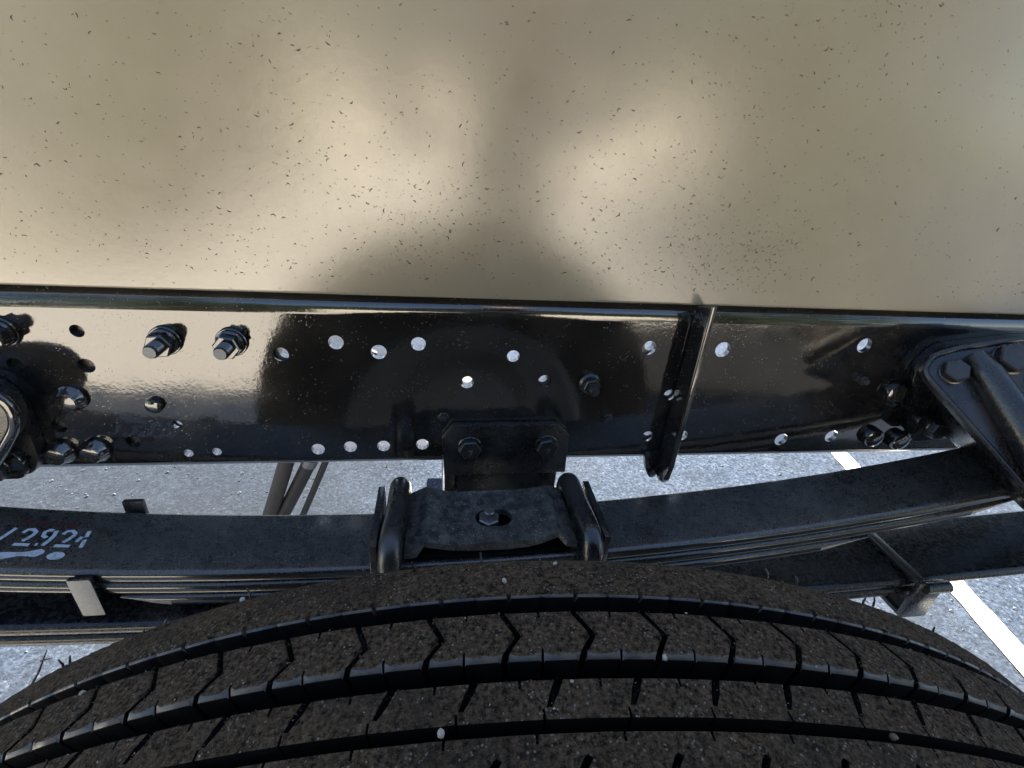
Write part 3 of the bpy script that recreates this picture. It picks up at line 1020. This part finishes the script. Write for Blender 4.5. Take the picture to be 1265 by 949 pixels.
# --- hoses behind the rail
def hoses():
    def pt(x0, x1, y, z0, z1, t):
        return (x0 + (x1 - x0) * t, y, z0 + (z1 - z0) * t)
    for x0, x1, r, y, m, lab in ((-.394, -.4459, .0165, .30, 'hose_brown', 'thick brown sleeved hose behind the spring, leftmost of three'),
                               (-.348, -.415, .0155, .305, 'hose', 'thick black hose behind the spring, middle of three'),
                               (-.3144, -.3717, .0072, .30, 'hose', 'thin black hose behind the spring, rightmost of three')):
        path = []
        for i in range(17):
            t = -2.2 + 4.2 * i / 16
            p = pt(x0, x1, y, .4548, .3265, t)
            bend = 0.003 * sin(t * 1.2)
            path.append((p[0] + bend, p[1] + .02 * sin(t), p[2]))
        o = link('hose', tube_mesh('hose', path, r, 14), m, truck, smooth=60)
        tag(o, lab)
        if m == 'hose' and r > .01:
            a = Vector(path[8]); b = Vector(path[9])
            cl = tube_mesh('hose_clamp', [a + (b - a) * -.35, a + (b - a) * .25], r + .0015, 14)
            link('hose_clamp', cl, 'zinc', o, smooth=60)
hoses()

# ------------------------------------------------------------------ wheel
TYR, TZ = Vector((0.0, -0.45024, 0.465)), 0.465
PSI = -0.074
NP = 99
DP = 2 * pi / NP
PH = -0.0145
def wheel():
    w = empty('wheel', tuple(TYR)); w.parent = truck
    w.rotation_euler = (0, 0, PSI)
    tag(w, 'dusty black truck tyre with ribbed zigzag tread')
    def cyl(th, y, r):
        return Vector((r * sin(th), y, r * cos(th)))
    # ---- casing: groove floor, shoulder ribs, sidewalls (swept profile)
    segs = NP * 8
    def crown(y):          # tread radius across the width
        return 0.4865 - 1.6 * (y + 0.050) ** 2
    prof = []              # (y, r) from inboard bead to outboard bead; grooves recessed
    prof += [(.035, .285), (.052, .300), (.058, .340), (.057, .385), (.050, .425), (.042, .448), (.0345, .4630), (.0290, .4718), (.0240, .4762), (.021, .4775), (.018, .4784), (.0155, .4789), (.013, .4794), (.0105, .4798), (.008, .4802), (.0055, .4805), (.0030, .4806), (.0016, .4803), (.0007, .4796), (.0002, .4786), (-.0006, .4690)]
    g = .4690
    prof += [(-.0086, g), (-.0312, g), (-.0330, g), (-.0380, g), (-.0545, g), (-.0575, g), (-.095, g)]
    prof += [(-.098, g), (-.0995, .4775), (-.1002, .4795), (-.102, .4804), (-.112, .4797), (-.122, .4772), (-.129, .4718), (-.135, .463), (-.142, .448), (-.150, .425), (-.157, .385), (-.158, .340), (-.152, .300), (-.135, .285)]
    bm = bmesh.new()
    r = random.Random(2)
    rows = []
    sip = 0.0011 / .48
    for i in range(NP):
        for j, (fr, notch) in enumerate(((0.0, 1), (sip / DP, 0), (.14, 0), (.27, 0), (.40, 0), (.5, 2), (.5 + sip / DP, 0), (.63, 0), (.76, 0), (.88, 0), (1 - sip / DP, 0))):
            th = PH + DP * (i + fr + 0.10)
            row = []
            for k, (y, rr) in enumerate(prof):
                dr = 0.0
                if 8 <= k <= 16 or 29 <= k <= 33:
                    dr = r.gauss(0, .00022)
                if notch == 1 and 16 <= k <= 19:
                    dr -= .004 if k >= 17 else .0012
                yy = y
                if notch == 2 and 17 <= k <= 19:
                    yy = y + .0012; dr -= .0012
                row.append(bm.verts.new(cyl(th, yy, rr + dr)))
            rows.append(row)
    n = len(rows)
    for i in range(n):
        a, b = rows[i], rows[(i + 1) % n]
        for k in range(len(prof) - 1):
            f = bm.faces.new((a[k], b[k], b[k + 1], a[k + 1]))
            if 17 <= k <= 17 or 31 <= k <= 32: f.material_index = 1
            elif 18 <= k <= 30: f.material_index = 2
    me = to_mesh(bm, 'tyre_casing'); set_mats(me, ('rubber', 'rubber_lip', 'groove'))
    o = link('tyre_casing', me, None, w, smooth=50)
    # ---- zigzag blocks of the second rib
    s = 0.482
    pit = DP * s
    ya, ym, yb = -.0098, -.0212, -.0318
    zg = .0013
    def edge(off):         # zigzag boundary, far to near
        return [(-.0006 + off, ya), (.0004 + off, ya - .002), (.0052 + off, ym + .0010), (.0053 + off, ym - .0010), (.0008 + off, yb + .003), (-.0004 + off, yb)]
    def block_bm(seed):
        rr = random.Random(seed)
        L = edge(zg)
        R_ = edge(pit - zg)
        lp = L[::-1]
        m = pit * rr.uniform(.44, .5)
        lp += [(m - .0005, ya), (m - .0005, ya - .0030), (m + .0005, ya - .0030), (m + .0006, ya)]
        lp += R_
        m = pit * rr.uniform(.42, .5)
        lp += [(m + .0005, yb), (m + .0005, yb + .0045), (m - .0003, yb + .0045), (m - .0004, yb)]
        bm = bmesh.new()
        def rad(u, v):
            return crown(v) + 0
        pts2 = [(u + rr.uniform(-.00018, .00018), v + rr.uniform(-.00015, .00015)) for u, v in lp]
        area = area2(pts2)
        add_sheet(bm, pts2, [], lambda u, v, d: cyl(u / s, v, crown(v) - d * (crown(v) - .4685)), 1.0,
                  [(pit * (.27 + .055 * a) + rr.uniform(-.0004, .0004), ya + (yb - ya) * (.16 + .058 * b) + rr.uniform(-.0003, .0003)) for a in range(12) for b in range(13)])
        for v in bm.verts:
            R0 = v.co.xz.length
            if R0 > .478 and all(min(q.co.xz.length for q in f.verts) > .478 for f in v.link_faces):
                kq = 1 + rr.gauss(0, .00016) / R0
                v.co.x *= kq; v.co.z *= kq
        # round the upper rim; the near lip gets the larger radius
        top = [e for e in bm.edges if len(e.link_faces) == 2 and all(vv.co.xz.length > crown(vv.co.y) - .0006 for vv in e.verts)
               and any(min(x.co.xz.length for x in f.verts) < .475 for f in e.link_faces)]
        near = [e for e in top if all(v.co.y < yb + .0009 for v in e.verts)]
        bmesh.ops.bevel(bm, geom=near, offset=.0026, offset_type='OFFSET', segments=4, profile=.5, affect='EDGES', clamp_overlap=True)
        top = [e for e in bm.edges if len(e.link_faces) == 2 and all(vv.co.xz.length > crown(vv.co.y) - .0006 and vv.co.y > yb + .003 for vv in e.verts)
               and any(min(x.co.xz.length for x in f.verts) < .475 for f in e.link_faces)]
        bmesh.ops.bevel(bm, geom=top, offset=.0011, offset_type='OFFSET', segments=3, profile=.5, affect='EDGES', clamp_overlap=True)
        bmesh.ops.recalc_face_normals(bm, faces=bm.faces)
        for f in bm.faces:
            c = f.calc_center_median()
            nr = Vector((c.x, 0, c.z)).normalized()
            d_ = f.normal.dot(nr)
            if d_ < 0.25: f.material_index = 2
            elif d_ < 0.93 and min(v.co.xz.length - crown(v.co.y) for v in f.verts) < -.0007: f.material_index = 1
        me = to_mesh(bm, 'tread_block'); set_mats(me, ('rubber', 'rubber_lip', 'groove'))
        for p in me.polygons: p.use_smooth = True
        me.set_sharp_from_angle(angle=radians(40))
        return me
    variants = [block_bm(k) for k in range(5)]
    for i in range(NP):
        ob = bpy.data.objects.new('tread_block', variants[rnd.randrange(5)])
        COL.objects.link(ob)
        ob.parent = w
        ob.rotation_euler = (0, PH + DP * i, 0)
    # ---- third and fourth ribs: continuous, with slanted cuts and fine sipes
    def rib(name, y0, y1, cuts, seed, lipmat):
        bm = bmesh.new()
        rr = random.Random(seed)
        nb = 9 if y0 - y1 < .02 else 18
        for i in range(NP):
            t0 = PH + DP * i
            b2 = bmesh.new()
            lp = [(0, y1), (0, y0)]
            holes = []
            for kind, u, a in cuts:
                u = u * pit + rr.uniform(-.0006, .0006)
                if kind == 'cut':     # open to the far groove
                    lp += [(u - .0016, y0), (u - .0016 - a * .45, y0 - .0040), (u - .0012 - a, y0 - .0095), (u + .0006 - a, y0 - .0098), (u + .0014 - a * .45, y0 - .0048), (u + .0016, y0)]
                elif kind == 'sipe':
                    lp += [(u - .0005, y0), (u - .0004, y0 - .0030), (u + .0005, y0 - .0030), (u + .0006, y0)]
                elif kind == 'pocket':
                    c0 = (u, y0 - .0075); c1 = (u - a, y0 - .0150)
                    holes.append([(c0[0] - .0014, c0[1] + .0004), (c1[0] - .0012, c1[1]), (c1[0] + .0004, c1[1] - .0012), (c1[0] + .0012, c1[1]), (c0[0] + .0016, c0[1]), (c0[0], c0[1] + .0012)])
            lp += [(pit, y0), (pit, y1)]
            for kind, u, a in cuts:
                if kind == 'near':
                    u = u * pit
                    lp += [(u + .0005, y1), (u + .0003, y1 + .0035), (u - .0005, y1 + .0035), (u - .0005, y1)]
            ex = [(pit * (.04 + .077 * a) + rr.uniform(-.0004, .0004), y0 + (y1 - y0) * (.12 + b / nb * .78) + rr.uniform(-.0003, .0003)) for a in range(13) for b in range(nb)]
            ex = [e for e in ex if not any(inside2(e, h) for h in holes)]
            add_sheet(b2, lp, holes, lambda u, v, d: cyl(t0 + u / s, v, crown(v) - .0006 - d * (crown(v) - .4685)), 1.0, ex)
            for v in b2.verts:
                R0 = v.co.xz.length
                du = ((math.atan2(v.co.x, v.co.z) - t0 + pi) % (2 * pi) - pi) / DP
                if .02 < du < .98 and R0 > .478 and all(min(q.co.xz.length for q in f.verts) > .478 for f in v.link_faces):
                    kq = 1 + rr.gauss(0, .00016) / R0
                    v.co.x *= kq; v.co.z *= kq
            # drop the end walls so neighbouring pitches run on
            kill = []
            for f in b2.faces:
                us = [math.atan2(v.co.x, v.co.z) for v in f.verts]
                d0 = [((u - t0 + pi) % (2 * pi)) - pi for u in us]
                if all(abs(d) < 1e-5 for d in d0) or all(abs(d - DP) < 1e-4 for d in d0): kill.append(f)
            bmesh.ops.delete(b2, geom=kill, context='FACES')
            tmp = bpy.data.meshes.new('tmp'); b2.to_mesh(tmp); b2.free()
            bm.from_mesh(tmp); bpy.data.meshes.remove(tmp)
        bmesh.ops.remove_doubles(bm, verts=bm.verts, dist=1e-5)
        bmesh.ops.recalc_face_normals(bm, faces=bm.faces)
        top = []
        for e in bm.edges:
            if len(e.link_faces) != 2: continue
            if all(v.co.xz.length > .478 for v in e.verts) and any(min(x.co.xz.length for x in f.verts) < .475 for f in e.link_faces) and not all(min(x.co.xz.length for x in f.verts) < .475 for f in e.link_faces):
                top.append(e)
        bmesh.ops.bevel(bm, geom=top, offset=.0008, offset_type='OFFSET', segments=2, profile=.5, affect='EDGES', clamp_overlap=True)
        for f in bm.faces:
            c = f.calc_center_median()
            nr = Vector((c.x, 0, c.z)).normalized()
            d_ = abs(f.normal.dot(nr))
            if d_ < 0.25: f.material_index = 2
            elif d_ < 0.93 and min(v.co.xz.length - crown(v.co.y) for v in f.verts) < -.0012: f.material_index = 1
        me = to_mesh(bm, name); set_mats(me, ('rubber', lipmat, 'groove'))
        return link(name, me, None, w, smooth=40)
    rib('tread_rib', -.0400, -.0537, [('sipe', .15, 0), ('cut', .62, .0042), ('near', .42, 0)], 3, 'rubber_lip')
    rib('tread_rib', -.0582, -.0960, [('sipe', .30, 0), ('pocket', .86, .0055)], 4, 'rubber_lip')
    # ---- moulding hairs along the inner shoulder
    r = random.Random(9)
    for th in (-.598, -.588, -.476, -.448, -.348, -.22, -.168, -.098, -.038, .095, .145, .228, .265, .365, .386, .493):
        b0 = cyl(th, .0245 + r.uniform(-.002, .003), .4745)
        d = Vector((-.65 * th - .12, r.uniform(-.15, .1), 1.0)).normalized()
        d.x += r.uniform(-.06, .06)
        ln = r.uniform(.005, .009)
        p1 = b0 + d * ln * .5; p2 = b0 + d * ln + Vector((r.uniform(-.0015, .0015), 0, 0))
        link('moulding_hair', tube_mesh('moulding_hair', [b0, p1, p2], [.0007, .0006, .0004], 6), 'rubber_lip', w, smooth=60)
    # ---- rim disc
    bm = bmesh.new()
    pr = [(.05, .285), (.05, .27), (-.02, .26), (-.10, .26), (-.14, .275), (-.14, .285)]
    rows = []
    for i in range(72):
        rows.append([bm.verts.new(cyl(2 * pi * i / 72, y, rr_)) for y, rr_ in pr])
    for i in range(72):
        a, b = rows[i], rows[(i + 1) % 72]
        for k in range(len(pr) - 1): bm.faces.new((a[k], b[k], b[k + 1], a[k + 1]))
    rows2 = [[bm.verts.new(cyl(2 * pi * i / 72, y, rr_)) for y, rr_ in ((-.05, .262), (-.06, .18), (-.02, .14), (-.02, .02))] for i in range(72)]
    for i in range(72):
        a, b = rows2[i], rows2[(i + 1) % 72]
        for k in range(3): bm.faces.new((a[k], b[k], b[k + 1], a[k + 1]))
    link('rim', to_mesh(bm, 'rim'), 'steel', w, smooth=40)
    return w, cyl, crown
wh, cyl, crown = wheel()
WM = Matrix.Translation(TYR) @ Matrix.Rotation(PSI, 4, 'Z')

# ------------------------------------------------------------------ small things lying on the tyre
def stones():
    r = random.Random(21)
    def stone(name, th, y, rad, s, label, grp=None, mat='pebble', lift=0.3):
        bm = bmesh.new()
        bmesh.ops.create_icosphere(bm, subdivisions=2, radius=s)
        for v in bm.verts:
            v.co *= r.uniform(.82, 1.12)
            v.co.z *= .75
        me = to_mesh(bm, name)
        o = link(name, me, mat, None, smooth=70)
        p = WM @ cyl(th, y, rad + s * lift)
        o.location = p
        o.rotation_euler = (r.uniform(-1, 1), r.uniform(-1, 1), r.uniform(0, 6))
        return tag(o, label, 'pebble', grp)
    G = 'pale pebbles caught on the tyre tread'
    stone('pebble', -.125, -.0560, crown(-.056) - .001, .0016, 'round white pebble in the groove at the bottom of the picture', G)
    stone('pebble', -.028, -.0410, crown(-.041) - .002, .0014, 'oblong pale pebble wedged in a slanted tread cut right of centre', G)
    stone('pebble', .052, -.0320, crown(-.032), .0013, 'tiny pale pebble on the block lip near the tyre centre', G)
    stone('pebble', -.022, .0215, .4775, .0013, 'grey pebble on the shoulder of the tyre below the clamp', G)
    stone('pebble', -.075, .010, .4800, .0014, 'small pale pebble on the tyre shoulder left of centre', G)
    stone('pebble', -.478, -.0100, crown(-.01) - .001, .0015, 'cream pebble on the far left tread block', G)
    stone('pebble', .225, -.0560, crown(-.056) - .001, .0016, 'brown clod bridging the lowest groove on the right', G, 'grit')
    stone('pebble', -.355, .0250, .4755, .0016, 'small pale pebble on the left tyre shoulder', G)
    # dust, sand and rubber crumbs: too many to count
    bm = bmesh.new()
    for i in range(11000):
        th = r.uniform(-.85, .75)
        zone = r.random()
        if zone < .30: y = r.uniform(.001, .026); rad = .4795 if y < .012 else .4787 - (y - .012) ** 2 * 18
        elif zone < .62: y = r.uniform(-.0310, -.0092); rad = crown(y)
        elif zone < .85: y = r.uniform(-.0530, -.0395); rad = crown(y) - .0006
        else: y = r.uniform(-.072, -.0580); rad = crown(y) - .0006
        s = r.choice((.00016, .0002, .00026, .00032, .0005)) * r.uniform(.7, 1.2)
        c = cyl(th, y, rad + s * .2)
        vs = [bm.verts.new(c + Vector((r.uniform(-1, 1), r.uniform(-1, 1), r.uniform(-1, 1))) * s) for _ in range(4)]
        for a, b, d in ((0, 1, 2), (0, 2, 3), (0, 3, 1), (1, 3, 2)):
            f = bm.faces.new((vs[a], vs[b], vs[d]))
            f.material_index = 0 if i % 5 == 0 else 1
    me = to_mesh(bm, 'sand'); set_mats(me, ('pebble', 'grit'))
    o = link('sand', me)
    o.matrix_world = WM
    tag(o, 'fine sand and rubber crumbs sprinkled over the tyre tread', 'sand', kind='stuff')
    # dry stem and straw
    bm = bmesh.new()
    a = Vector((-.2922, -.400, .834)); b = Vector((-.2833, -.400, .8476)); c = Vector((-.2735, -.400, .8655))
    add_tube(bm, [a - Vector((.004, 0, .006)), a, b, c], [.0006, .0007, .0006, .0003], 6)
    add_tube(bm, [b + Vector((.004, 0, .009)), Vector((-.2722, -.401, .8600))], [.0005, .0002], 5)
    o = link('dry_twig', to_mesh(bm, 'dry_twig'), 'straw', None, smooth=60)
    tag(o, 'thin forked dry twig sticking up at the left edge of the tyre', 'twig')
stones()

# ------------------------------------------------------------------ person and added reflectors and blockers behind the camera (seen only as reflections)
def reflection_building():  # unseen, added so the tan panel reflects a warm bright wall
    b = empty('added_warehouse', (2.0, -20.0, 0))
    tag(b, 'long cream block added unseen across the drive for a warm reflection in the tan panel', 'reflection_building')
    def part(name, me, mat):
        o = link(name, me, mat, b, smooth=40); return o
    part('wall', box_mesh('wall', -14, 14, -8, 0, 0, 2.7, 0.02), 'wall')
    part('roof', box_mesh('roof', -14.3, 14.3, -8.3, 0.3, 2.7, 2.95, 0.03), 'cast')
    for x in (-11, -7.5, 8.5, 11.8):
        part('window', box_mesh('window', x - .7, x + .7, -.05, .04, 1.1, 2.1, 0.01), 'glass')
reflection_building()

def hedge_blocker(name, p0, p1, width, height, label, group='added dark screens along the drive'):  # unseen leafy rows added to block sky and darken reflections
    root = empty(name, (p0[0], p0[1], 0))
    tag(root, label, 'hedge_blocker', group)
    r = random.Random(hash(p0) & 255)
    d = Vector((p1[0] - p0[0], p1[1] - p0[1], 0)); L = d.length; d.normalize()
    nn = Vector((-d.y, d.x, 0))
    bm = bmesh.new()
    for i in range(int(L / .9)):
        c = d * (.45 + i * .9)
        add_tube(bm, [c, c + Vector((r.uniform(-.1, .1), r.uniform(-.1, .1), height * .45)), c + Vector((r.uniform(-.2, .2), r.uniform(-.2, .2), height * .9))], [.06, .045, .015], 7)
    link('stems', to_mesh(bm, 'stems'), 'bark', root)
    bm = bmesh.new()
    for i in range(9000 if height < 5 else 14000):
        u, v, w_ = r.uniform(0, L), r.uniform(-1, 1), r.random()
        if r.random() < .6: v = math.copysign(abs(v) ** .3, v)
        c = d * u + nn * (v * width / 2) + Vector((0, 0, .1 + w_ * height * (1 + .05 * sin(u * 2.3))))
        s = r.uniform(.06, .13) * (1 if height < 5 else 4)
        a = Vector((r.uniform(-1, 1), r.uniform(-1, 1), r.uniform(-1, 1))).normalized()
        t = a.orthogonal().normalized(); bb = a.cross(t)
        bm.faces.new([bm.verts.new(c + t * s), bm.verts.new(c + bb * s * .5), bm.verts.new(c - t * s), bm.verts.new(c - bb * s * .5)])
    tag(link('foliage', to_mesh(bm, 'foliage'), 'leaf', root), kind='stuff')
hedge_blocker('hedge_blocker', (-2.6, -2.8), (-4.1, -14.0), 1.1, 3.2, 'tall dark leafy screen added unseen on the left side of the drive to dim reflections')
hedge_blocker('hedge_blocker', (2.35, -1.9), (8.0, -14.0), 1.1, 3.2, 'tall dark leafy screen added unseen on the right side of the drive to dim reflections')

hedge_blocker('hedge_blocker', (-14, -30), (20, -30), 4.0, 11.0, 'very tall dark leafy screen added unseen at the back to block low sky', None)  # added tall row keeps bright sky out of the panel's reflection

def person():
    J = {'pel': ((.19, -1.46, .95), .145), 'spn': ((.18, -1.34, 1.12), .125), 'che': ((.17, -1.16, 1.30), .150), 'nck': ((.165, -1.00, 1.42), .060), 'hd0': ((.16, -.95, 1.47), .085), 'hd1': ((.16, -.88, 1.56), .090),
         'lsh': ((-.05, -1.10, 1.35), .080), 'lel': ((-.22, -.98, 1.22), .052), 'lwr': ((-.15, -.78, 1.12), .034), 'lha': ((-.125, -.71, 1.11), .036),
         'rsh': ((.39, -1.10, 1.35), .080), 'rel': ((.50, -.98, 1.22), .052), 'rwr': ((.14, -.78, 1.10), .034), 'rha': ((.03, -.71, 1.09), .036),
         'lhp': ((.09, -1.45, .90), .105), 'lkn': ((.06, -1.38, .50), .068), 'lan': ((.05, -1.48, .10), .045), 'lto': ((.04, -1.32, .045), .040),
         'rhp': ((.29, -1.45, .90), .105), 'rkn': ((.33, -1.38, .50), .068), 'ran': ((.35, -1.48, .10), .045), 'rto': ((.37, -1.32, .045), .040)}
    E_ = [('pel', 'spn'), ('spn', 'che'), ('che', 'nck'), ('nck', 'hd0'), ('hd0', 'hd1'), ('che', 'lsh'), ('lsh', 'lel'), ('lel', 'lwr'), ('lwr', 'lha'), ('che', 'rsh'), ('rsh', 'rel'), ('rel', 'rwr'), ('rwr', 'rha'),
          ('pel', 'lhp'), ('lhp', 'lkn'), ('lkn', 'lan'), ('lan', 'lto'), ('pel', 'rhp'), ('rhp', 'rkn'), ('rkn', 'ran'), ('ran', 'rto')]
    names = list(J)
    verts = [J[n][0] for n in names]; rads = [J[n][1] for n in names]
    edges = [(names.index(a), names.index(b)) for a, b in E_]
    # five fingers on each hand, curled towards the phone
    for hand, sx in (('lha', 1), ('rha', -1)):
        hi = names.index(hand); h = Vector(J[hand][0])
        for k in range(5):
            if k == 4:
                p = [h + Vector((sx * .035, .01, -.005)), h + Vector((sx * .055, .03, .005)), h + Vector((sx * .06, .05, .015))]
            else:
                ln = (.030, .034, .032, .026)[k]
                p = [h + Vector((sx * (.012 - .0), .035, .030 - .020 * k)), h + Vector((sx * .02, .035 + ln * .7, .032 - .021 * k)), h + Vector((sx * (.02 + ln * .6), .035 + ln, .030 - .021 * k))]
            prev = hi
            for q in p:
                verts.append(tuple(q)); rads.append(.0085); edges.append((prev, len(verts) - 1)); prev = len(verts) - 1
    me = bpy.data.meshes.new('person')
    me.from_pydata(verts, edges, [])
    o = bpy.data.objects.new('person', me); COL.objects.link(o)
    md = o.modifiers.new('skin', 'SKIN')
    for i, sv in enumerate(me.skin_vertices[0].data):
        sv.radius = (rads[i], rads[i]); sv.use_root = (i == 0)
    sub = o.modifiers.new('sub', 'SUBSURF'); sub.levels = 2; sub.render_levels = 2
    me.materials.append(MAT['cloth'])
    tag(o, 'person in dark work clothes bending forward, mirrored in the middle of the tan panel', 'person')
    bm = bmesh.new(); bmesh.ops.create_uvsphere(bm, u_segments=20, v_segments=14, radius=1.0)
    for v in bm.verts: v.co = Vector((.16 + v.co.x * .085, -.905 + v.co.y * .10, 1.525 + v.co.z * .118))
    hd = link('head', to_mesh(bm, 'head'), 'skin', o, smooth=80)
    bm = bmesh.new(); bmesh.ops.create_uvsphere(bm, u_segments=20, v_segments=14, radius=1.0)
    bmesh.ops.delete(bm, geom=[v for v in bm.verts if v.co.z < -.1 or (v.co.y > .55 and v.co.z < .55)], context='VERTS')
    for v in bm.verts: v.co = Vector((.16 + v.co.x * .093, -.912 + v.co.y * .108, 1.535 + v.co.z * .122))
    link('hair', to_mesh(bm, 'hair'), 'hair', o, smooth=80)
person()
